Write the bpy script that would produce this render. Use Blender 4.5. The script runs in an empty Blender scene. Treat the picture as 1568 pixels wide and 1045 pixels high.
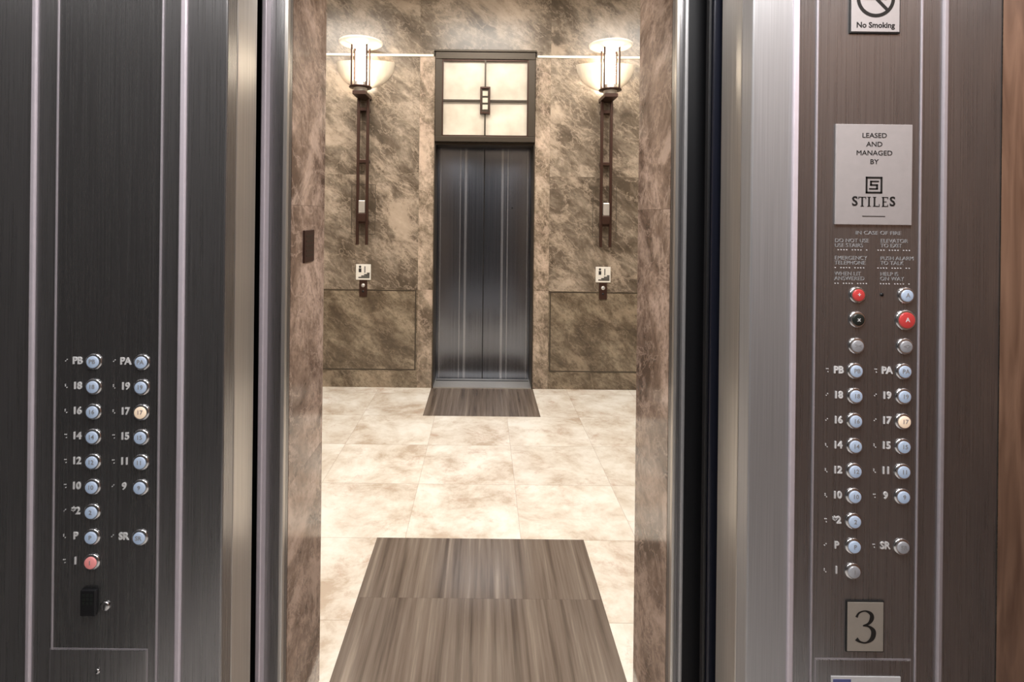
import bpy, bmesh, math, random
from mathutils import Matrix, Vector
random.seed(4)
scene = bpy.context.scene
scene.view_settings.view_transform = 'Standard'
scene.view_settings.look = 'None'

# ------------------------------------------------------------------ materials
def new_mat(name):
    m = bpy.data.materials.new(name); m.use_nodes = True
    nt = m.node_tree
    return m, nt, nt.nodes['Principled BSDF']

def L(nt, a, b): nt.links.new(a, b)

def simple(name, col, rough=0.5, metal=0.0, emit=None, es=0.0, coat=0.0):
    m, nt, b = new_mat(name)
    n = nt.nodes.new('ShaderNodeTexNoise'); n.inputs['Scale'].default_value = 60
    mx = nt.nodes.new('ShaderNodeMix'); mx.data_type = 'RGBA'
    mx.inputs['A'].default_value = (*[c*0.93 for c in col], 1)
    mx.inputs['B'].default_value = (*[min(1, c*1.05) for c in col], 1)
    tc = nt.nodes.new('ShaderNodeTexCoord'); L(nt, tc.outputs['Object'], n.inputs['Vector'])
    L(nt, n.outputs['Fac'], mx.inputs['Factor']); L(nt, mx.outputs['Result'], b.inputs['Base Color'])
    b.inputs['Roughness'].default_value = rough; b.inputs['Metallic'].default_value = metal
    b.inputs['Coat Weight'].default_value = coat
    if emit:
        b.inputs['Emission Color'].default_value = (*emit, 1); b.inputs['Emission Strength'].default_value = es
    return m

def brushed(name, c1, c2, rough=0.35, metal=1.0, sc=(500, 500, 3), aniso=0.6):
    m, nt, b = new_mat(name)
    tc = nt.nodes.new('ShaderNodeTexCoord'); mp = nt.nodes.new('ShaderNodeMapping')
    mp.inputs['Scale'].default_value = sc
    n = nt.nodes.new('ShaderNodeTexNoise'); n.inputs['Scale'].default_value = 1; n.inputs['Detail'].default_value = 3
    L(nt, tc.outputs['Object'], mp.inputs['Vector']); L(nt, mp.outputs['Vector'], n.inputs['Vector'])
    r = nt.nodes.new('ShaderNodeValToRGB')
    r.color_ramp.elements[0].position = .3; r.color_ramp.elements[1].position = .7
    r.color_ramp.elements[0].color = (*c1, 1); r.color_ramp.elements[1].color = (*c2, 1)
    L(nt, n.outputs['Fac'], r.inputs['Fac']); L(nt, r.outputs['Color'], b.inputs['Base Color'])
    mr = nt.nodes.new('ShaderNodeMapRange'); mr.inputs['To Min'].default_value = rough-.05; mr.inputs['To Max'].default_value = rough+.06
    L(nt, n.outputs['Fac'], mr.inputs['Value']); L(nt, mr.outputs['Result'], b.inputs['Roughness'])
    b.inputs['Metallic'].default_value = metal
    b.inputs['Anisotropic'].default_value = aniso
    tg = nt.nodes.new('ShaderNodeTangent'); tg.direction_type = 'RADIAL'; tg.axis = 'Z'
    L(nt, tg.outputs['Tangent'], b.inputs['Tangent'])
    return m

def marble(name, stops, rot, stretch, scale, spk=(.06, .05, .035), spkamt=.55, rough=.12, light=(.55, .47, .36), lightamt=.5, seed=0, tone=.06, dist=.6):
    """layered veined stone. Per-slab offset from face attribute 'rnd'."""
    m, nt, b = new_mat(name)
    N = nt.nodes.new
    tc = N('ShaderNodeTexCoord'); at = N('ShaderNodeAttribute'); at.attribute_name = 'rnd'
    mul = N('ShaderNodeVectorMath'); mul.operation = 'SCALE'; mul.inputs[0].default_value = (13.1, 7.7, 9.3)
    L(nt, at.outputs['Fac'], mul.inputs['Scale'])
    add = N('ShaderNodeVectorMath'); L(nt, tc.outputs['Object'], add.inputs[0]); L(nt, mul.outputs['Vector'], add.inputs[1])
    mp0 = N('ShaderNodeMapping'); mp0.inputs['Rotation'].default_value = rot
    L(nt, add.outputs['Vector'], mp0.inputs['Vector'])
    mp = N('ShaderNodeMapping'); mp.inputs['Scale'].default_value = stretch; mp.inputs['Location'].default_value = (seed, seed*2, seed*3)
    L(nt, mp0.outputs['Vector'], mp.inputs['Vector'])
    def noise(s, d, dist, r=.6):
        n = N('ShaderNodeTexNoise'); n.inputs['Scale'].default_value = s*scale; n.inputs['Detail'].default_value = d
        n.inputs['Distortion'].default_value = dist; n.inputs['Roughness'].default_value = r
        L(nt, mp.outputs['Vector'], n.inputs['Vector']); return n
    n1 = noise(1.0, 12, dist, .68)
    r1 = N('ShaderNodeValToRGB'); cr = r1.color_ramp
    while len(cr.elements) < len(stops): cr.elements.new(.5)
    for e, (p, c) in zip(cr.elements, stops): e.position = p; e.color = (*c, 1)
    L(nt, n1.outputs['Fac'], r1.inputs['Fac'])
    n2 = noise(9, 8, .3, .75)
    r2 = N('ShaderNodeValToRGB'); r2.color_ramp.elements[0].position = .47; r2.color_ramp.elements[1].position = .60
    L(nt, n2.outputs['Fac'], r2.inputs['Fac'])
    f2 = N('ShaderNodeMath'); f2.operation = 'MULTIPLY'; f2.inputs[1].default_value = spkamt; L(nt, r2.outputs['Color'], f2.inputs[0])
    m1 = N('ShaderNodeMix'); m1.data_type = 'RGBA'; L(nt, f2.outputs[0], m1.inputs['Factor'])
    L(nt, r1.outputs['Color'], m1.inputs['A']); m1.inputs['B'].default_value = (*spk, 1)
    n4 = noise(1.6, 10, dist, .62)
    ab = N('ShaderNodeMath'); ab.operation = 'SUBTRACT'; L(nt, n4.outputs['Fac'], ab.inputs[0]); ab.inputs[1].default_value = .5
    ab2 = N('ShaderNodeMath'); ab2.operation = 'ABSOLUTE'; L(nt, ab.outputs[0], ab2.inputs[0])
    r4 = N('ShaderNodeValToRGB'); r4.color_ramp.elements[0].position = 0; r4.color_ramp.elements[0].color = (1, 1, 1, 1)
    r4.color_ramp.elements[1].position = .02; r4.color_ramp.elements[1].color = (0, 0, 0, 1); L(nt, ab2.outputs[0], r4.inputs['Fac'])
    n3 = noise(.7, 12, dist, .70)
    r3 = N('ShaderNodeValToRGB'); r3.color_ramp.elements[0].position = .53; r3.color_ramp.elements[1].position = .62
    L(nt, n3.outputs['Fac'], r3.inputs['Fac'])
    mxv = N('ShaderNodeMath'); mxv.operation = 'MULTIPLY_ADD'; L(nt, r4.outputs['Color'], mxv.inputs[0]); mxv.inputs[1].default_value = .65; L(nt, r3.outputs['Color'], mxv.inputs[2])
    mxv.use_clamp = True
    f3 = N('ShaderNodeMath'); f3.operation = 'MULTIPLY'; f3.inputs[1].default_value = lightamt; L(nt, mxv.outputs[0], f3.inputs[0])
    m2 = N('ShaderNodeMix'); m2.data_type = 'RGBA'; L(nt, f3.outputs[0], m2.inputs['Factor'])
    L(nt, m1.outputs['Result'], m2.inputs['A']); m2.inputs['B'].default_value = (*light, 1)
    mr = N('ShaderNodeMapRange'); mr.inputs['To Min'].default_value = 1-tone; mr.inputs['To Max'].default_value = 1+tone
    L(nt, at.outputs['Fac'], mr.inputs['Value'])
    sc = N('ShaderNodeVectorMath'); sc.operation = 'SCALE'; L(nt, m2.outputs['Result'], sc.inputs[0]); L(nt, mr.outputs['Result'], sc.inputs['Scale'])
    L(nt, sc.outputs['Vector'], b.inputs['Base Color'])
    b.inputs['Roughness'].default_value = rough
    return m

M = {}
M['wall'] = marble('marble_brown', [(.38, (.090, .068, .048)), (.47, (.165, .130, .097)), (.53, (.235, .190, .145)), (.63, (.41, .335, .265))],
                   (0, math.radians(-42), 0), (1.0, 1.0, 1.9), 2.3, lightamt=.58, spkamt=.45, spk=(.08, .062, .046), light=(.56, .45, .35), rough=.26, dist=.35)
M['wainscot'] = marble('marble_wainscot', [(.38, (.082, .060, .040)), (.47, (.140, .107, .073)), (.53, (.19, .150, .105)), (.63, (.31, .25, .18))],
                   (0, math.radians(-42), 0), (1.0, 1.0, 1.8), 3.0, lightamt=.4, spkamt=.5, spk=(.065, .048, .033), light=(.42, .33, .24), rough=.24, dist=.3)
M['surround'] = marble('marble_surround', [(.38, (.12, .088, .063)), (.47, (.23, .178, .130)), (.54, (.34, .27, .205)), (.64, (.52, .41, .32))],
                   (0, math.radians(-60), 0), (1.0, 1.0, 1.5), 3.2, lightamt=.6, spkamt=.45, light=(.64, .49, .39), rough=.26, dist=.35, tone=.03)
M['jamb'] = marble('marble_jamb', [(.38, (.11, .070, .052)), (.46, (.22, .152, .118)), (.54, (.34, .245, .195)), (.64, (.56, .42, .35))],
                   (math.radians(28), 0, 0), (1.0, 1.1, 1.5), 3.4, lightamt=.6, spkamt=.5, light=(.64, .49, .41), spk=(.09, .062, .05), rough=.11)
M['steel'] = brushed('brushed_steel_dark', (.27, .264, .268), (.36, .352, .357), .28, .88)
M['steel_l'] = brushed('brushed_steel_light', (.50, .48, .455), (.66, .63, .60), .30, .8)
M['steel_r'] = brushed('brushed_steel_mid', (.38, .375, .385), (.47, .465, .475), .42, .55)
M['plate'] = brushed('brushed_plate', (.23, .226, .229), (.31, .305, .308), .26, .9)
M['plate_r'] = brushed('brushed_plate_lit', (.27, .265, .268), (.36, .352, .356), .28, .86)  # right-hand copy of the plate, stronger light painted into its colour
M['strip'] = simple('satin_strip', (.76, .69, .76), .35, .3)
M['line'] = simple('satin_line', (.52, .48, .52), .35, .4)
M['hall_door'] = brushed('hall_door_steel', (.185, .200, .235), (.225, .242, .280), .20, 1.0, sc=(120, 120, .4), aniso=0)
M['hall_strip'] = brushed('hall_door_strip', (.33, .35, .39), (.40, .42, .47), .24, .9, sc=(120, 120, .4), aniso=0)
M['black'] = simple('rubber_and_gap_shade_black', (.008, .008, .01), .5)
M['navy'] = simple('door_edge_navy', (.012, .014, .026), .3, .2)
M['bronze'] = simple('dark_bronze', (.060, .030, .022), .35, .5)
M['frame'] = simple('transom_bronze', (.060, .048, .036), .4, .5)
M['groove'] = simple('dark_inlay', (.045, .033, .022), .4)
M['chrome'] = simple('chrome', (.75, .75, .76), .2, 1)
M['white'] = simple('sign_white', (.75, .72, .66), .5)
M['plaque'] = simple('plaque_silver', (.44, .41, .41), .45, .15)
M['beige'] = simple('plate_beige', (.44, .40, .35), .45, .1)
M['ink'] = simple('ink', (.012, .012, .012), .5)
M['ink_b'] = simple('ink_blue', (.12, .14, .35), .5)
M['paper'] = simple('paper', (.78, .78, .80), .6)
M['etch'] = simple('etched_white', (.85, .85, .86), .4, 0)
M['etch_d'] = simple('etched_grey', (.36, .36, .37), .4, .1)
M['trim'] = simple('pale_trim', (.9, .84, .72), .35, .0)
M['btn'] = simple('button_lens', (.42, .48, .58), .3, 0, (.50, .66, .92), .26)
M['btn_g'] = simple('button_grey', (.42, .42, .44), .3, .3, (.6, .65, .75), .10)
M['btn_w'] = simple('button_warm', (.7, .6, .5), .3, 0, (1, .72, .5), .5)
M['btn_r'] = simple('button_red', (.5, .05, .05), .3, 0, (1, .10, .09), .18)
M['btn_rw'] = simple('button_pink', (.7, .3, .3), .3, 0, (1, .28, .26), .3)
M['btn_k'] = simple('button_black', (.02, .025, .022), .35)
M['lamp'] = simple('lamp_glass', (.9, .85, .75), .4, 0, (1, .88, .70), 38.0)
M['disc'] = simple('disc_glass', (.9, .84, .74), .4, 0, (1, .9, .74), .3)
M['ceil'] = simple('plaster', (.72, .68, .6), .8)
M['panel_em'] = simple('luminous_panel', (.9, .9, .9), .5, 0, (1, .93, .84), 17.0)
M['car_em'] = simple('car_luminous_panel', (.9, .9, .9), .5, 0, (1, .96, .92), 8.0)
M['silver'] = simple('aluminium', (.75, .73, .7), .35, .8)
M['grey_lam'] = simple('grey_laminate', (.07, .067, .067), .35)
M['pale_lam'] = simple('pale_laminate', (.62, .60, .58), .5)

def mk_dish():
    m, nt, b = new_mat('light_pool_dish_glass')
    b.inputs['Base Color'].default_value = (.95, .87, .73, 1); b.inputs['Roughness'].default_value = .4
    n = nt.nodes.new('ShaderNodeTexNoise'); n.inputs['Scale'].default_value = 14
    mr = nt.nodes.new('ShaderNodeMapRange'); mr.inputs['To Min'].default_value = .38; mr.inputs['To Max'].default_value = .60
    L(nt, n.outputs['Fac'], mr.inputs['Value']); L(nt, mr.outputs['Result'], b.inputs['Alpha'])
    return m
M['dish'] = mk_dish()

def mk_milk():
    m, nt, b = new_mat('milk_glass')
    tc = nt.nodes.new('ShaderNodeTexCoord'); n = nt.nodes.new('ShaderNodeTexNoise'); n.inputs['Scale'].default_value = 5; n.inputs['Detail'].default_value = 4
    L(nt, tc.outputs['Object'], n.inputs['Vector'])
    r = nt.nodes.new('ShaderNodeValToRGB'); r.color_ramp.elements[0].color = (.50, .44, .355, 1); r.color_ramp.elements[1].color = (.70, .64, .54, 1)
    r.color_ramp.elements[0].position = .3; r.color_ramp.elements[1].position = .7
    L(nt, n.outputs['Fac'], r.inputs['Fac']); L(nt, r.outputs['Color'], b.inputs['Base Color']); L(nt, r.outputs['Color'], b.inputs['Emission Color'])
    b.inputs['Emission Strength'].default_value = .18; b.inputs['Roughness'].default_value = .3
    return m
M['milk'] = mk_milk()

def mk_inlay():
    m, nt, b = new_mat('striated_stone')
    N = nt.nodes.new
    tc = N('ShaderNodeTexCoord'); at = N('ShaderNodeAttribute'); at.attribute_name = 'rnd'
    mul = N('ShaderNodeVectorMath'); mul.operation = 'SCALE'; mul.inputs[0].default_value = (5, 3, 2); L(nt, at.outputs['Fac'], mul.inputs['Scale'])
    add = N('ShaderNodeVectorMath'); L(nt, tc.outputs['Object'], add.inputs[0]); L(nt, mul.outputs['Vector'], add.inputs[1])
    mp = N('ShaderNodeMapping'); mp.inputs['Scale'].default_value = (1, .03, 1)
    L(nt, add.outputs['Vector'], mp.inputs['Vector'])
    n = N('ShaderNodeTexNoise'); n.inputs['Scale'].default_value = 30; n.inputs['Detail'].default_value = 6; n.inputs['Roughness'].default_value = .62; n.inputs['Distortion'].default_value = .15
    L(nt, mp.outputs['Vector'], n.inputs['Vector'])
    r = N('ShaderNodeValToRGB'); cr = r.color_ramp
    for _ in range(3): cr.elements.new(.5)
    for e, (p, c) in zip(cr.elements, [(.30, (.058, .042, .032)), (.42, (.100, .077, .062)), (.5, (.132, .103, .084)), (.60, (.165, .133, .109)), (.72, (.25, .205, .17))]):
        e.position = p; e.color = (*c, 1)
    L(nt, n.outputs['Fac'], r.inputs['Fac']); L(nt, r.outputs['Color'], b.inputs['Base Color'])
    b.inputs['Roughness'].default_value = .15
    return m
M['inlay'] = mk_inlay()

def mk_tile():
    m, nt, b = new_mat('cream_marble_tiles')
    N = nt.nodes.new
    tc = N('ShaderNodeTexCoord'); sep = N('ShaderNodeSeparateXYZ'); L(nt, tc.outputs['Object'], sep.inputs[0])
    def math_(op, a, v=None, v2=None):
        q = N('ShaderNodeMath'); q.operation = op
        if hasattr(a, 'is_output'): L(nt, a, q.inputs[0])
        else: q.inputs[0].default_value = a
        if v is not None:
            if hasattr(v, 'is_output'): L(nt, v, q.inputs[1])
            else: q.inputs[1].default_value = v
        return q.outputs[0]
    TX, TY = .57, .52
    ux = math_('DIVIDE', math_('SUBTRACT', sep.outputs['X'], .20-10*TX), TX)
    uy = math_('DIVIDE', math_('SUBTRACT', sep.outputs['Y'], 2.57-10*TY), TY)
    fx = math_('FRACT', ux); fy = math_('FRACT', uy); cx = math_('FLOOR', ux); cy = math_('FLOOR', uy)
    def edge(f, w):
        a = math_('MINIMUM', f, math_('SUBTRACT', 1.0, f)); return math_('LESS_THAN', a, w)
    g = math_('MAXIMUM', edge(fx, .003), edge(fy, .004))
    comb = N('ShaderNodeCombineXYZ'); L(nt, cx, comb.inputs[0]); L(nt, cy, comb.inputs[1])
    wn = N('ShaderNodeTexWhiteNoise'); L(nt, comb.outputs[0], wn.inputs['Vector'])
    vs = N('ShaderNodeVectorMath'); vs.operation = 'SCALE'; vs.inputs['Scale'].default_value = 11; L(nt, wn.outputs['Color'], vs.inputs[0])
    ad = N('ShaderNodeVectorMath'); L(nt, tc.outputs['Object'], ad.inputs[0]); L(nt, vs.outputs[0], ad.inputs[1])
    n1 = N('ShaderNodeTexNoise'); n1.inputs['Scale'].default_value = 3.2; n1.inputs['Detail'].default_value = 12; n1.inputs['Roughness'].default_value = .70; n1.inputs['Distortion'].default_value = .25
    L(nt, ad.outputs[0], n1.inputs['Vector'])
    r = N('ShaderNodeValToRGB'); cr = r.color_ramp
    for _ in range(2): cr.elements.new(.5)
    for e, (p, c) in zip(cr.elements, [(.37, (.47, .385, .305)), (.46, (.61, .55, .475)), (.54, (.69, .65, .585)), (.64, (.77, .745, .695))]):
        e.position = p; e.color = (*c, 1)
    L(nt, n1.outputs['Fac'], r.inputs['Fac'])
    n2 = N('ShaderNodeTexNoise'); n2.inputs['Scale'].default_value = 6; n2.inputs['Detail'].default_value = 12; n2.inputs['Roughness'].default_value = .8; n2.inputs['Distortion'].default_value = .4
    L(nt, ad.outputs[0], n2.inputs['Vector'])
    r2 = N('ShaderNodeValToRGB'); r2.color_ramp.elements[0].position = .54; r2.color_ramp.elements[1].position = .66
    r2.color_ramp.elements[1].color = (.62, .62, .62, 1); L(nt, n2.outputs['Fac'], r2.inputs['Fac'])
    mx = N('ShaderNodeMix'); mx.data_type = 'RGBA'; L(nt, r2.outputs['Color'], mx.inputs['Factor']); L(nt, r.outputs['Color'], mx.inputs['A']); mx.inputs['B'].default_value = (.44, .30, .225, 1)
    val = math_('ADD', math_('MULTIPLY', wn.outputs['Value'], .06), .99)
    sc = N('ShaderNodeVectorMath'); sc.operation = 'SCALE'; L(nt, mx.outputs['Result'], sc.inputs[0]); L(nt, val, sc.inputs['Scale'])
    m3 = N('ShaderNodeMix'); m3.data_type = 'RGBA'; L(nt, math_('MULTIPLY', g, .42), m3.inputs['Factor']); L(nt, sc.outputs[0], m3.inputs['A']); m3.inputs['B'].default_value = (.30, .23, .17, 1)
    L(nt, m3.outputs['Result'], b.inputs['Base Color']); b.inputs['Roughness'].default_value = .22
    return m
M['tile'] = mk_tile()

def mk_wood():
    m, nt, b = new_mat('walnut_veneer')
    N = nt.nodes.new
    tc = N('ShaderNodeTexCoord'); mp = N('ShaderNodeMapping'); mp.inputs['Scale'].default_value = (14, 14, 1.2)
    L(nt, tc.outputs['Object'], mp.inputs['Vector'])
    n = N('ShaderNodeTexNoise'); n.inputs['Scale'].default_value = 2.2; n.inputs['Detail'].default_value = 6; n.inputs['Distortion'].default_value = 1
    L(nt, mp.outputs['Vector'], n.inputs['Vector'])
    r = N('ShaderNodeValToRGB'); r.color_ramp.elements[0].position = .3; r.color_ramp.elements[1].position = .7
    r.color_ramp.elements[0].color = (.12, .06, .037, 1); r.color_ramp.elements[1].color = (.30, .17, .11, 1)
    L(nt, n.outputs['Fac'], r.inputs['Fac']); L(nt, r.outputs['Color'], b.inputs['Base Color']); b.inputs['Roughness'].default_value = .3
    return m
M['wood'] = mk_wood()

# ------------------------------------------------------------------ mesh builder
class B:
    def __init__(s, name):
        s.name = name; s.bm = bmesh.new(); s.mats = []
        s.rl = s.bm.faces.layers.float.new('rnd')
    def mi(s, k):
        if k not in s.mats: s.mats.append(k)
        return s.mats.index(k)
    def _fin(s, faces, k, rnd, smooth=False):
        i = s.mi(k); r = random.random() if rnd is None else rnd
        for f in faces:
            f.material_index = i; f[s.rl] = r; f.smooth = smooth
    def box(s, x0, x1, y0, y1, z0, z1, k, bev=0, rnd=None, seg=2):
        t = bmesh.new()
        bmesh.ops.create_cube(t, size=1, matrix=Matrix.Translation(((x0+x1)/2, (y0+y1)/2, (z0+z1)/2)) @ Matrix.Diagonal((abs(x1-x0), abs(y1-y0), abs(z1-z0), 1)))
        if bev: bmesh.ops.bevel(t, geom=t.edges[:], offset=bev, segments=seg, affect='EDGES', profile=.5)
        s._merge(t, k, rnd)
    def _merge(s, t, k, rnd=None, smooth=False):
        mp = {}
        for v in t.verts: mp[v] = s.bm.verts.new(v.co)
        fs = []
        for f in t.faces:
            try: fs.append(s.bm.faces.new([mp[v] for v in f.verts]))
            except ValueError: pass
        s._fin(fs, k, rnd, smooth); t.free()
    def lathe(s, c, axis, prof, k, n=32, smooth=True):
        t = bmesh.new(); rings = []
        for r, h in prof:
            ring = []
            for i in range(n):
                a = 2*math.pi*i/n
                p = (r*math.cos(a), r*math.sin(a), h)
                if axis == 'Z': q = (p[0], p[1], p[2])
                elif axis == 'Y': q = (p[0], -p[2], p[1])
                else: q = (p[2], p[0], p[1])
                ring.append(t.verts.new((c[0]+q[0], c[1]+q[1], c[2]+q[2])))
            rings.append(ring)
        for a, b_ in zip(rings, rings[1:]):
            for i in range(n): t.faces.new((a[i], a[(i+1) % n], b_[(i+1) % n], b_[i]))
        t.faces.new(rings[0][::-1]); t.faces.new(rings[-1])
        bmesh.ops.recalc_face_normals(t, faces=t.faces)
        s._merge(t, k, 0, smooth)
    def cyl(s, c, axis, r, h, k, n=24): s.lathe(c, axis, [(r, 0), (r, h)], k, n, False)
    def text(s, body, x, y, z, size, k, depth=.0006, align='CENTER', sx=1, bold=0, shear=0):
        cu = bpy.data.curves.new('t', 'FONT'); cu.body = body; cu.size = size; cu.extrude = depth
        cu.align_x = align; cu.align_y = 'CENTER'; cu.offset = bold; cu.resolution_u = 3; cu.shear = shear
        o = bpy.data.objects.new('t', cu); scene.collection.objects.link(o)
        bpy.context.view_layer.update()
        dg = bpy.context.evaluated_depsgraph_get()
        me = bpy.data.meshes.new_from_object(o.evaluated_get(dg))
        t = bmesh.new(); t.from_mesh(me)
        bmesh.ops.transform(t, verts=t.verts, matrix=Matrix.Translation((x, y, z)) @ Matrix.Rotation(math.pi/2, 4, 'X') @ Matrix.Diagonal((sx, 1, 1, 1)))
        s._merge(t, k, 0)
        bpy.data.objects.remove(o); bpy.data.curves.remove(cu); bpy.data.meshes.remove(me)
    def done(s):
        me = bpy.data.meshes.new(s.name); s.bm.to_mesh(me); s.bm.free()
        for k in s.mats: me.materials.append(M[k])
        o = bpy.data.objects.new(s.name, me); scene.collection.objects.link(o)
        return o

# ------------------------------------------------------------------ dimensions (metres)
H = 1.60
YB = 4.79
CX = 0.010
LX, RX = -.545, .527
JN, JF = 1.473, 1.786
CEIL = 3.75
DW = .462

# ---- lobby floor
b = B('floor'); b.box(-3.2, 3.2, JN, 5.3, -.12, 0, 'tile'); b.done()
b = B('stone_floor_inlay')
for (x0, x1, y0, y1) in [(-.508, -.06, JN+.02, 2.1695), (-.06, .508, JN+.02, 2.1695), (-.508, -.15, 2.17, 2.57), (-.15, .508, 2.17, 2.57)]:
    b.box(x0, x1-.0002, y0, y1, 0, .0025, 'inlay')
b.done()
b = B('stone_floor_inlay.001')
b.box(-.465, .465, 4.13, YB-.005, 0, .0025, 'inlay'); b.done()

# ---- far wall (two piers, lintel stone and shaft wall behind)
G = .0004
rows = [0, .15, .90, 1.95, 3.045, 3.75]
for n_, sgn in enumerate((-1, 1)):
    b = B('wall_back' + ('' if n_ == 0 else '.001'))
    for ri, (z0, z1) in enumerate(zip(rows, rows[1:])):
        cc = [.60, 1.72, 3.2]
        for a, c in zip(cc, cc[1:]):
            xs = sorted((sgn*(a+G), sgn*(c-G)))
            b.box(xs[0], xs[1], YB, YB+.3, z0+G, z1-G, 'wainscot' if ri < 2 else 'wall')
    zz = [0, .9, 1.95, 3.045]
    for z0, z1 in zip(zz, zz[1:]):
        xs = sorted((sgn*DW, sgn*(.60-G)))
        b.box(xs[0], xs[1], YB, YB+.3, z0+G, z1-G, 'surround')
    x0, x1, z0, z1, w = .612, 1.70, .16, .895, .010
    for (a, c, d, e) in [(x0, x1, z1-w, z1), (x0, x1, z0, z0+w), (x0, x0+w, z0+w, z1-w), (x1-w, x1, z0+w, z1-w)]:
        xs = sorted((sgn*a, sgn*c)); b.box(xs[0], xs[1], YB-.0012, YB+.01, d, e, 'groove')
    x0, x1, z0, z1, w = .995, 1.215, 1.40, 1.86, .005
    for (a, c, d, e) in [(x0, x1, z1-w, z1), (x0, x1, z0, z0+w), (x0, x0+w, z0+w, z1-w), (x1-w, x1, z0+w, z1-w)]:
        xs = sorted((sgn*a, sgn*c)); b.box(xs[0], xs[1], YB-.001, YB+.01, d, e, 'groove')
    b.done()
b = B('wall_back.002')
b.box(-.60+G, .60-G, YB, YB+.3, 3.095, CEIL, 'wall')
for sgn in (-1, 1):
    xs = sorted((sgn*(DW+.01), sgn*(.60-G))); b.box(xs[0], xs[1], YB, YB+.3, 3.045+G, 3.095, 'wall')
b.box(-(DW+.01), DW+.01, YB+.031, YB+.3, 3.045+G, 3.095, 'wall')
b.done()
b = B('wall_back.003'); b.box(-3.2, 3.2, YB+.301, YB+.34, 0, CEIL, 'black'); b.done()
b = B('trim_1')
for sgn in (-1, 1):
    xs = sorted((sgn*.475, sgn*3.2)); b.box(xs[0], xs[1], YB-.012, YB+.0, 3.036, 3.058, 'trim', .002)
b.done()

# ---- far lift doors
b = B('door_1')
YD = 5.02
for sgn in (-1, 1):
    xs = sorted((sgn*.003, sgn*(DW-.001))); b.box(xs[0], xs[1], YD, YD+.04, .012, 2.235, 'hall_door', .002)
    for a, c, k in [(.165, .188, 'hall_strip'), (.222, .234, 'hall_strip'), (.412, .424, 'hall_strip')]:
        xs = sorted((sgn*a, sgn*c)); b.box(xs[0], xs[1], YD-.004, YD+.01, .014, 2.232, k, .0015)
    xs = sorted((sgn*(DW-.012), sgn*(DW-.001))); b.box(xs[0], xs[1], YB-.012, YD-.005, .0, 2.235, 'frame')
b.box(-.003, .003, YD+.01, YD+.03, .012, 2.23, 'black')
b.box(-DW+.001, DW-.001, YB+.02, YD+.05, 2.235, 2.256, 'frame')
b.box(-DW+.001, DW-.001, YB-.004, YD+.05, 0, .010, 'silver')
b.box(-DW+.02, DW-.02, YD-.05, YD-.03, .010, .0115, 'black')
b.cyl((.27, YD, 1.66), 'Y', .008, .002, 'black')
b.done()

# ---- transom
b = B('window_1')
z0, z1, x = 2.257, 3.075, .455
yF = YB-.035
for (a, c, d, e) in [(-x, x, z1-.065, z1), (-x, x, z0, z0+.05), (-x, -x+.062, z0+.05, z1-.065), (x-.062, x, z0+.05, z1-.065)]:
    b.box(a, c, yF, YB+.03, d, e, 'frame', .004)
for (a, c, d, e) in [(-x+.062, x-.062, z1-.078, z1-.065), (-x+.062, x-.062, z0+.05, z0+.063), (-x+.062, -x+.072, z0+.063, z1-.078), (x-.072, x-.062, z0+.063, z1-.078)]:
    b.box(a, c, yF+.012, YB+.03, d, e, 'bronze')
b.box(-x-.012, x+.012, yF-.012, YB+.01, z1, z1+.018, 'frame', .003)
b.box(-x+.06, x-.06, YB+.005, YB+.02, z0+.05, z1-.06, 'milk')
zc = 2.635
b.box(-.007, .007, yF+.01, YB+.006, z0+.05, z1-.06, 'frame')
b.box(-x+.07, x-.07, yF+.01, YB+.006, zc-.008, zc+.008, 'frame')
for (a, c, d, e) in [(-.046, .046, .105, .122), (-.046, .046, -.122, -.105), (-.046, -.032, -.105, .105), (.032, .046, -.105, .105)]:
    b.box(a, c, yF-.012, YB+.006, zc+d, zc+e, 'bronze', .002)
b.box(-.033, .033, yF+.004, YB+.006, zc-.106, zc+.106, 'frame')
for dz in (-.062, 0, .062):
    b.box(-.024, .024, yF-.004, yF+.006, zc+dz-.022, zc+dz+.022, 'milk', .002)
b.done()

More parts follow.
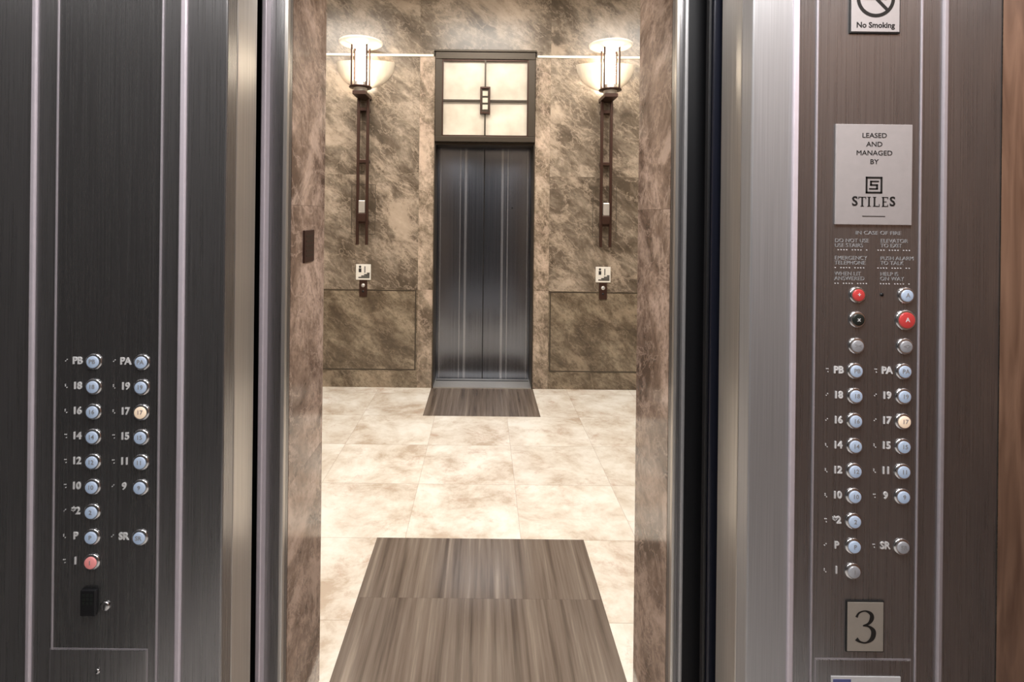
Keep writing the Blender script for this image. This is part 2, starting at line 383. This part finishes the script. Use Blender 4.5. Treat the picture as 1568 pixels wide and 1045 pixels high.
# ---- sconces
def sconce(name, x):
    b = B(name)
    ys = YB-.075; yl = YB-.195
    for dx in (-.042, .042):
        b.box(x+dx-.013, x+dx+.013, ys-.012, ys+.012, 1.31, 2.63, 'bronze', .003)
    for z in (1.50, 2.05, 2.52): b.box(x-.05, x+.05, ys-.006, YB, z, z+.03, 'bronze', .003)
    b.box(x-.028, x+.028, ys-.03, ys+.02, 1.60, 1.71, 'silver', .004)
    b.box(x-.036, x+.036, ys-.025, ys+.02, 1.52, 1.595, 'bronze', .004)
    b.box(x-.058, x+.058, yl-.055, YB-.0, 2.63, 2.665, 'bronze', .004)
    b.lathe((x, yl, 2.655), 'Z', [(.035, 0), (.058, .012), (.058, .085), (.05, .095)], 'silver')
    for i in range(4):
        a = math.pi/4+i*math.pi/2
        b.cyl((x+.083*math.cos(a)*1.1, yl+.083*math.sin(a), 2.70), 'Z', .0085, .385, 'bronze', 12)
    b.lathe((x, yl, 2.695), 'Z', [(.095, 0), (.1, .006), (.095, .014)], 'bronze')
    b.lathe((x, yl, 2.745), 'Z', [(.032, 0), (.042, .02), (.042, .27), (.036, .29)], 'lamp')
    b.lathe((x, yl, 3.035), 'Z', [(.03, 0), (.03, .04)], 'silver', 20)
    b.lathe((x, yl, 3.085), 'Z', [(.06, -.03), (.175, -.005), (.188, .004), (.188, .016), (.17, .022)], 'disc', 48)
    t = bmesh.new(); nu, nv = 28, 12; grid = []  # shell added to give the bowl-shaped pool of light on the wall a form
    for j in range(nv+1):
        ph = math.pi/2*j/nv
        row = []
        for i in range(nu+1):
            th = math.pi*i/nu
            row.append(t.verts.new((x+.268*math.cos(ph)*math.cos(th), YB-.002-.088*math.cos(ph)*math.sin(th), 2.975-.24*math.sin(ph))))
        grid.append(row)
    for j in range(nv):
        for i in range(nu): t.faces.new((grid[j][i], grid[j][i+1], grid[j+1][i+1], grid[j+1][i]))
    bmesh.ops.remove_doubles(t, verts=t.verts, dist=.0004)
    b._merge(t, 'dish', 0, True)
    return b.done()
for i, x in enumerate((-1.098, 1.098)):
    sconce('wall_sconce' + ('' if i == 0 else '.001'), x)
    b = B('elevator_sign' + ('' if i == 0 else '.001'))
    zc = 1.06
    b.box(x-.068, x+.068, YB-.008, YB, zc-.075, zc+.068, 'white', .002)
    b.lathe((x-.03, YB-.008, zc+.045), 'Y', [(.011, 0), (.011, .001)], 'ink', 16)
    b.box(x-.042, x-.018, YB-.0092, YB-.007, zc-.005, zc+.03, 'ink')
    for q in range(4): b.box(x-.045+q*.026, x+.058, YB-.0092, YB-.007, zc-.058+q*.013, zc-.048+q*.013, 'ink')
    b.box(x+.01, x+.018, YB-.0092, YB-.007, zc-.01, zc+.05, 'ink')
    b.done()
    b = B('call_button_plate' + ('' if i == 0 else '.001'))
    b.box(x-.036, x+.036, YB-.008, YB, .83, .985, 'bronze', .002)
    b.lathe((x, YB-.008, .935), 'Y', [(.017, 0), (.017, .005), (.014, .007)], 'silver', 20)
    b.lathe((x, YB-.008, .935), 'Y', [(.010, .006), (.010, .0085)], 'btn_g', 16)
    b.lathe((x, YB-.008, .88), 'Y', [(.010, 0), (.010, .003)], 'black', 16)
    b.done()

# ---- near lobby wall with stone reveals
b = B('wall_front')
OH = 2.50
zz = [0, .82, 1.62, 2.5]
for side in (-1, 1):
    e = LX if side < 0 else RX
    for z0, z1 in zip(zz, zz[1:]):
        xs = sorted((e, e+side*.16)); b.box(xs[0], xs[1], JN+.006, JF, z0+.0003, z1-.0003, 'jamb', rnd=.31+.02*z0+side*.2)
    xs = sorted((e+side*.16, side*3.2)); b.box(xs[0], xs[1], JN+.006, JF, 0, CEIL, 'wall')
b.box(LX-.16, RX+.16, JN+.006, JF, OH, CEIL, 'wall')
b.done()
b = B('wall_left'); b.box(-3.3, -3.2, JN, 5.2, 0, CEIL, 'wall'); b.done()
b = B('wall_right'); b.box(3.2, 3.3, JN, 5.2, 0, CEIL, 'wall'); b.done()
b = B('ceiling'); b.box(-3.3, 3.3, JN, 5.2, CEIL, CEIL+.1, 'ceil'); b.done()
for i, x in enumerate((-1.7, 0, 1.7)):  # unseen luminous panels, added to light the lobby evenly
    b = B('added_light_panel' + ('' if i == 0 else '.%03d' % i))
    b.box(x-.5, x+.5, 2.3, 3.7, CEIL-.02, CEIL, 'panel_em')
    for (a, c, d, e) in [(x-.54, x+.54, 2.26, 2.3), (x-.54, x+.54, 3.7, 3.74), (x-.54, x-.5, 2.3, 3.7), (x+.5, x+.54, 2.3, 3.7)]:
        b.box(a, c, d, e, CEIL-.03, CEIL, 'frame')
    b.done()

b = B('jamb_indicator_plate')
b.box(LX, LX+.006, 1.575, 1.665, 1.445, 1.545, 'bronze', .002)
for q in range(5): b.box(LX+.006, LX+.0068, 1.588, 1.652, 1.463+q*.015, 1.469+q*.015, 'frame')
b.done()

# ---- hoistway frame
b = B('hoistway_door_frame')
b.box(-.602, LX-.0, 1.452, JN+.004, 0, OH, 'steel', .002)
b.box(LX-.012, LX-.0, 1.440, JN+.004, 0, OH, 'steel_l', .003)
b.box(-.612, -.598, 1.425, 1.46, 0, OH, 'strip', .003)
b.box(RX, .556, 1.452, JN+.004, 0, OH, 'steel', .002)
b.box(RX, RX+.010, 1.440, JN+.004, 0, OH, 'steel_l', .003)
b.box(.548, .558, 1.435, 1.46, 0, OH, 'steel_r', .003)
b.box(-.7, .7, 1.452, JN+.004, OH, OH+.3, 'steel')
b.box(-1.3, -.604, 1.46, JN+.004, 0, 2.8, 'black')  # black sheets both sides: added to block light, paint the gap's darkness
b.box(.558, 1.3, 1.46, JN+.004, 0, 2.8, 'black')
b.box(-.66, .66, 1.362, JN+.02, -.05, .0, 'silver')
for q in range(3): b.box(-.6, .6, 1.385+q*.025, 1.393+q*.025, 0, .001, 'black')
b.done()
b = B('sliding_door_leaf')
b.box(-1.12, -.618, 1.375, 1.415, .01, OH, 'navy', .004); b.done()
b = B('sliding_door_leaf.001')
b.box(.600, 1.12, 1.375, 1.415, .01, OH, 'navy', .004)
b.box(.592, .600, 1.385, 1.405, .01, OH, 'black', .002)
b.done()

# ---- car shell
WL, WR = CX-1.176, CX+1.176
CH = 2.62
HW = .603
YP = 1.20
b = B('floor_car')
for q in range(5):
    b.box(WL-.05+q*.49, WL-.05+q*.49+.489, -1.1, 1.36, -.12, 0, 'pale_lam')
b.done()
b = B('ceiling_car'); b.box(WL-.05, WR+.05, -1.1, 1.36, CH, CH+.08, 'pale_lam'); b.done()
b = B('wall_car_right')
for q in range(4):
    y0 = -1.0+q*.55
    b.box(WR, WR+.05, y0+.002, y0+.548, .1, CH, 'wood')
b.box(WR, WR+.05, -1.0, 1.2, 0, .1, 'steel')
b.done()
b = B('wall_car_left')
for q in range(4):
    y0 = -1.0+q*.55
    b.box(WL-.05, WL, y0+.002, y0+.548, .1, CH, 'grey_lam')
b.box(WL-.05, WL, -1.0, 1.2, 0, .1, 'steel')
b.done()
b = B('wall_car_back')
for q in range(4):
    x0 = WL+q*.588
    b.box(x0+.003, x0+.585, -1.05, -1.0, .1, CH, 'grey_lam' if q < 3 else 'steel_r')
b.box(WL, WR, -1.05, -1.0, 0, .1, 'steel')
b.done()
b = B('handrail')
b.box(WL+.15, WR-.15, -.945, -.93, .86, .92, 'chrome', .005)
for x in (-.8, 0, .8): b.box(x-.02, x+.02, -1.0, -.945, .875, .905, 'chrome')
b.done()
for i, (x, y) in enumerate([(-.62, -.25), (.62, -.25), (-.62, .55), (.62, .55)]):  # unseen downlights, added for bright reflections in the steel
    b = B('added_downlight' + ('' if i == 0 else '.%03d' % i))
    b.lathe((x, y, CH-.012), 'Z', [(.10, 0), (.115, .004), (.115, .012)], 'chrome')
    b.cyl((x, y, CH-.014), 'Z', .085, .004, 'car_em')
    b.done()

def lamp_area(name, loc, size, power, col, rot=(0, 0, 0), sy=None):
    l = bpy.data.lights.new(name, 'AREA'); l.energy = power; l.color = col; l.size = size
    if sy: l.shape = 'RECTANGLE'; l.size_y = sy
    o = bpy.data.objects.new(name, l); o.location = loc; o.rotation_euler = rot; scene.collection.objects.link(o); return o

def front_return(name, s):
    b = B(name)
    X = lambda off: CX+s*off
    def bx(a, c, y0, y1, z0, z1, k, bev=0):
        xs = sorted((X(a), X(c))); b.box(xs[0], xs[1], y0, y1, z0, z1, k, bev)
    bx(HW, .700, YP, YP+.05, 0, CH, 'steel_r' if s > 0 else 'steel', .004)  # right side paler than left: its brighter lighting is put into the steel colour
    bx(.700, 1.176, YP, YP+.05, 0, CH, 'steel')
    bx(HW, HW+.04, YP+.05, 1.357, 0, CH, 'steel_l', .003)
    bx(.751, .989, YP-.0015, YP+.01, 0.02, CH-.02, 'plate' if s < 0 else 'plate_r')
    bx(.695, .7085, YP-.006, YP+.01, 0, CH, 'strip', .003)
    bx(1.038, 1.0495, YP-.006, YP+.01, 0, CH, 'strip' if s < 0 else 'line', .003)
    bx(.7485, .7525, YP-.004, YP+.01, 0, CH, 'line', .001)
    bx(.9875, .9915, YP-.004, YP+.01, 0, CH, 'line', .001)
    return b.done()
front_return('wall_car_front', -1)
front_return('wall_car_front.001', 1)
b = B('trim_2'); b.box(CX-HW, CX+HW, YP, YP+.05, 2.5, CH, 'steel', .003); b.done()

YF = YP-.0015
PIT = .0574
def button(b, x, z, k, r=.0165, label=None, mark=True):
    b.lathe((x, YF, z), 'Y', [(r+.0025, 0), (r+.0025, .002), (r, .004), (r-.003, .0045)], 'chrome', 32)
    b.lathe((x, YF, z), 'Y', [(r-.003, .003), (r-.003, .0062), (r-.005, .0075)], k, 32)
    if mark:
        b.text(mark if isinstance(mark, str) else 'o', x, YF-.0078, z+.001, .014, 'etch_d' if k not in ('btn_r', 'btn_k') else 'etch', .0003, bold=.0002)
    if label:
        b.text(label, x-.038, YF-.0008, z+.001, .0225, 'etch', .0008, sx=.95, bold=.0006)
        for q, (dx, dz) in enumerate([(0, 0), (.0035, 0), (0, -.0035), (.0035, -.007)]):
            if (q+len(label)+int(z*1000)) % 3: b.cyl((x-.0655+dx, YF, z+.004+dz), 'Y', .0012, .001, 'etch', 8)

labels = [('PB', 'PA'), ('18', '19'), ('16', '17'), ('14', '15'), ('12', '11'), ('10', '9'), ('*2', None), ('P', 'SR'), ('1', None)]
def keypad(name, c1, c2, zt, warm, last):
    b = B(name)
    for k, (a, c) in enumerate(labels):
        z = zt-k*PIT
        mat = 'btn'
        if k == 8: mat = last
        button(b, c1, z, mat, label=a, mark=a.strip('*'))
        if c: button(b, c2, z, 'btn_w' if k == warm else ('btn' if k != 7 or last != 'btn_g' else 'btn_g'), label=c, mark=c)
    return b

b = keypad('elevator_button_panel', -.890, -.780, 1.252, 2, 'btn_rw')
x, z = -.892, .703
b.box(x-.018, x+.018, YF-.010, YF, z-.030, z+.030, 'black', .003)
for q in range(3):
    for w in range(3): b.box(x-.012+w*.009, x-.006+w*.009, YF-.0108, YF-.009, z-.002+q*.009, z+.004+q*.009, 'btn_k')
b.lathe((x+.034, YF, z-.011), 'Y', [(.011, 0), (.011, .003), (.008, .005)], 'chrome', 24)
b.box(x+.033, x+.035, YF-.0056, YF-.004, z-.017, z-.005, 'black')
b.box(-.982, -.762, YF-.003, YF, .22, .592, 'steel', .0015)
b.box(-.984, -.760, YF-.0008, YF, .218, .594, 'line')
b.lathe((-.872, YF-.003, .545), 'Y', [(.006, 0), (.006, .003), (.004, .004)], 'chrome', 20)
b.cyl((-.872, YF-.006, .545), 'Y', .002, .0015, 'black', 10)
for q in range(16):
    for w in range(6): b.cyl((-.917+q*.006, YF-.003, .502-w*.006), 'Y', .0017, .0006, 'black', 8)
b.done()

b = keypad('elevator_button_panel.001', .855, .966, 1.250, 2, 'btn_g')
z0 = 1.250
button(b, .858, z0+3.03*PIT, 'btn_r', mark='+')
button(b, .969, z0+3.03*PIT, 'btn', mark='A')
b.lathe((.914, YF, z0+3.05*PIT), 'Y', [(.004, 0), (.004, .002)], 'black', 12)
button(b, .858, z0+2.05*PIT, 'btn_k', mark='x')
button(b, .969, z0+2.05*PIT, 'btn_r', r=.021, mark='A')
button(b, .857, z0+PIT, 'btn_g', mark='><')
button(b, .968, z0+PIT, 'btn_g', mark='<>')
b.text('IN CASE OF FIRE', .905, YF-.0004, 1.566, .012, 'etch_d', .0005, sx=1.2)
for (zz_, ta, tb_) in [(1.548, 'DO NOT USE', 'ELEVATOR'), (1.537, 'USE STAIRS', 'TO EXIT'), (1.508, 'EMERGENCY', 'PUSH ALARM'), (1.497, 'TELEPHONE', 'TO TALK'), (1.472, 'WHEN LIT', 'HELP IS'), (1.461, 'ANSWERED', 'ON WAY')]:
    b.text(ta, .805, YF-.0004, zz_, .0125, 'etch_d', .0005, align='LEFT', sx=1.05)
    b.text(tb_, .910, YF-.0004, zz_, .0125, 'etch_d', .0005, align='LEFT', sx=1.05)
for r_, zz_ in enumerate((1.527, 1.486, 1.450)):
    for q in range(24):
        if (q*7+r_*3) % 5: b.cyl((.807+q*.0065+(.02 if q > 11 else 0), YF, zz_), 'Y', .0012, .001, 'etch', 8)
b.box(.772, .988, YF-.003, YF, .22, .588, 'steel', .0015)
b.box(.770, .990, YF-.0008, YF, .218, .590, 'line')
b.done()
b = B('inspection_certificate')
b.box(.805, .964, YF-.005, YF-.003, .30, .552, 'paper', .0005)
b.box(.809, .850, YF-.0054, YF-.0048, .535, .546, 'ink_b')
for q in range(18): b.box(.812+(q % 3)*.004, .90+((q*37) % 50)*.001, YF-.0053, YF-.0048, .524-q*.011, .527-q*.011, 'ink_b' if q % 4 else 'ink')
b.done()

b = B('leasing_plaque')
b.box(.803, .978, YP-.006, YP-.0015, 1.585, 1.815, 'plaque', .001)
yt = YP-.0064
for t, z in [('LEASED', 1.789), ('AND', 1.769), ('MANAGED', 1.749), ('BY', 1.729)]:
    b.text(t, .8905, yt, z, .0155, 'ink', .0003, sx=1.1)
cx_, cz_ = .8905, 1.676
for r_, w in ((.019, .004),):
    for (a, c, d, e) in [(-r_, r_, r_-w, r_), (-r_, r_, -r_, -r_+w), (-r_, -r_+w, -r_, r_), (r_-w, r_, -r_, r_)]:
        b.box(cx_+a, cx_+c, yt-.0003, yt+.0006, cz_+d, cz_+e, 'ink')
for (a, c, d, e) in [(-.009, .011, .007, .010), (-.009, -.005, -.001, .010), (-.009, .009, -.0015, .002), (.005, .009, -.010, .002), (-.011, .009, -.010, -.007)]:
    b.box(cx_+a, cx_+c, yt-.0003, yt+.0006, cz_+d, cz_+e, 'ink')
def serif(b, xs, z, w=.0075, t=.0014):
    b.box(xs-w/2, xs+w/2, yt-.0003, yt+.0006, z-t/2, z+t/2, 'ink')
def stem(b, xs, z0, z1, w=.0034): b.box(xs-w/2, xs+w/2, yt-.0003, yt+.0006, z0, z1, 'ink')
zb, ztp = 1.627, 1.649
b.text('S', cx_-.0435, yt, 1.6380, .0300, 'ink', .0003, bold=.0005)
stem(b, cx_-.0265, zb, ztp); serif(b, cx_-.0265, zb+.0007); serif(b, cx_-.0265, ztp-.0007, .0175)
stem(b, cx_-.0346, ztp-.005, ztp, .0012); stem(b, cx_-.0184, ztp-.005, ztp, .0012)
stem(b, cx_-.0110, zb, ztp); serif(b, cx_-.0110, zb+.0007); serif(b, cx_-.0110, ztp-.0007)
stem(b, cx_+.0015, zb, ztp); serif(b, cx_+.0055, zb+.0007, .0145); serif(b, cx_+.0015, ztp-.0007); stem(b, cx_+.0125, zb, zb+.006, .0012)
stem(b, cx_+.0215, zb, ztp); serif(b, cx_+.0250, zb+.0007, .0135); serif(b, cx_+.0250, ztp-.0007, .0135); serif(b, cx_+.0250, (zb+ztp)/2, .008)
stem(b, cx_+.0318, zb, zb+.005, .0012); stem(b, cx_+.0318, ztp-.005, ztp, .0012)
b.text('S', cx_+.0425, yt, 1.6380, .0300, 'ink', .0003, bold=.0005)
b.box(cx_-.026, cx_+.026, yt-.0002, yt+.0006, 1.604, 1.6055, 'ink')
b.done()

b = B('no_smoking_sign')
b.box(.832, .947, YP-.006, YP-.0015, 2.023, 2.16, 'ink', .001)
b.box(.8345, .9445, YP-.0068, YP-.005, 2.0265, 2.157, 'plaque', .0005)
b.text('No Smoking', .8895, YP-.007, 2.041, .0175, 'ink', .0003, bold=.0004)
t = bmesh.new(); n = 40
ring = [[t.verts.new((.8895+r_*math.cos(2*math.pi*i/n), YP-.0073, 2.103+r_*math.sin(2*math.pi*i/n))) for i in range(n)] for r_ in (.036, .044)]
for i in range(n): t.faces.new((ring[0][i], ring[0][(i+1) % n], ring[1][(i+1) % n], ring[1][i]))
b._merge(t, 'ink')
t = bmesh.new(); bmesh.ops.create_cube(t, size=1, matrix=Matrix.Translation((.8895, YP-.0072, 2.103)) @ Matrix.Rotation(math.radians(45), 4, 'Y') @ Matrix.Diagonal((.076, .0008, .007, 1))); b._merge(t, 'ink')
b.box(.862, .905, YP-.0074, YP-.0066, 2.099, 2.106, 'ink'); b.box(.908, .914, YP-.0074, YP-.0066, 2.099, 2.106, 'ink')
b.done()

b = B('floor_number_plate')
b.box(.839, .926, YP-.005, YP-.0015, .607, .724, 'ink', .001)
b.box(.8415, .9235, YP-.0058, YP-.004, .6095, .7215, 'beige', .0005)
def stroke(b, pts, y, k):
    n = len(pts); dense = []
    for i in range(n-1):
        p0 = pts[max(i-1, 0)]; p1 = pts[i]; p2 = pts[i+1]; p3 = pts[min(i+2, n-1)]
        for j in range(8):
            u = j/8
            dense.append([.5*((2*p1[c])+(-p0[c]+p2[c])*u+(2*p0[c]-5*p1[c]+4*p2[c]-p3[c])*u*u+(-p0[c]+3*p1[c]-3*p2[c]+p3[c])*u**3) for c in range(3)])
    dense.append(list(pts[-1]))
    t = bmesh.new(); prev = None
    for i, p in enumerate(dense):
        a = dense[max(i-1, 0)]; c = dense[min(i+1, len(dense)-1)]
        d = Vector((c[0]-a[0], c[1]-a[1])); d.normalize(); nx, nz = -d.y*p[2]/2, d.x*p[2]/2
        cur = (t.verts.new((p[0]+nx, y, p[1]+nz)), t.verts.new((p[0]-nx, y, p[1]-nz)))
        if prev: t.faces.new((prev[0], prev[1], cur[1], cur[0]))
        prev = cur
    b._merge(t, k)
ox, oz = .8825, .6655
stroke(b, [(ox-.021, oz+.022, .006), (ox-.015, oz+.032, .004), (ox-.001, oz+.0365, .0035), (ox+.012, oz+.030, .008), (ox+.014, oz+.019, .010), (ox+.007, oz+.008, .006), (ox-.006, oz+.003, .0025)], YP-.0061, 'ink')
stroke(b, [(ox-.006, oz+.003, .0025), (ox+.008, oz+.001, .005), (ox+.018, oz-.010, .011), (ox+.015, oz-.026, .010), (ox+.002, oz-.0355, .004), (ox-.012, oz-.034, .0045), (ox-.021, oz-.027, .009)], YP-.0063, 'ink')
b.done()

# ------------------------------------------------------------------ lights
lamp_area('car_fill_light', (.60, .62, CH-.03), .55, 26, (1, .975, .96))  # unseen area lamps added, stronger on the right, to brighten the front panels
lamp_area('car_fill_light.001', (-.55, .45, CH-.03), .5, 15, (1, .975, .96))
w = bpy.data.worlds.new('w'); scene.world = w; w.use_nodes = True
w.node_tree.nodes['Background'].inputs[0].default_value = (.8, .75, .7, 1); w.node_tree.nodes['Background'].inputs[1].default_value = .15

# ------------------------------------------------------------------ camera
cam = bpy.data.cameras.new('camera'); co = bpy.data.objects.new('camera', cam); scene.collection.objects.link(co)
cam.sensor_width = 36; cam.lens = 36*800/1568
cam.shift_x = 43/1568; cam.shift_y = -194.5/1568; cam.clip_start = .02
co.matrix_world = Matrix.Translation((0, 0, H)) @ Matrix.Rotation(math.pi/2, 4, 'X') @ Matrix.Rotation(.011, 4, 'Z')
scene.camera = co
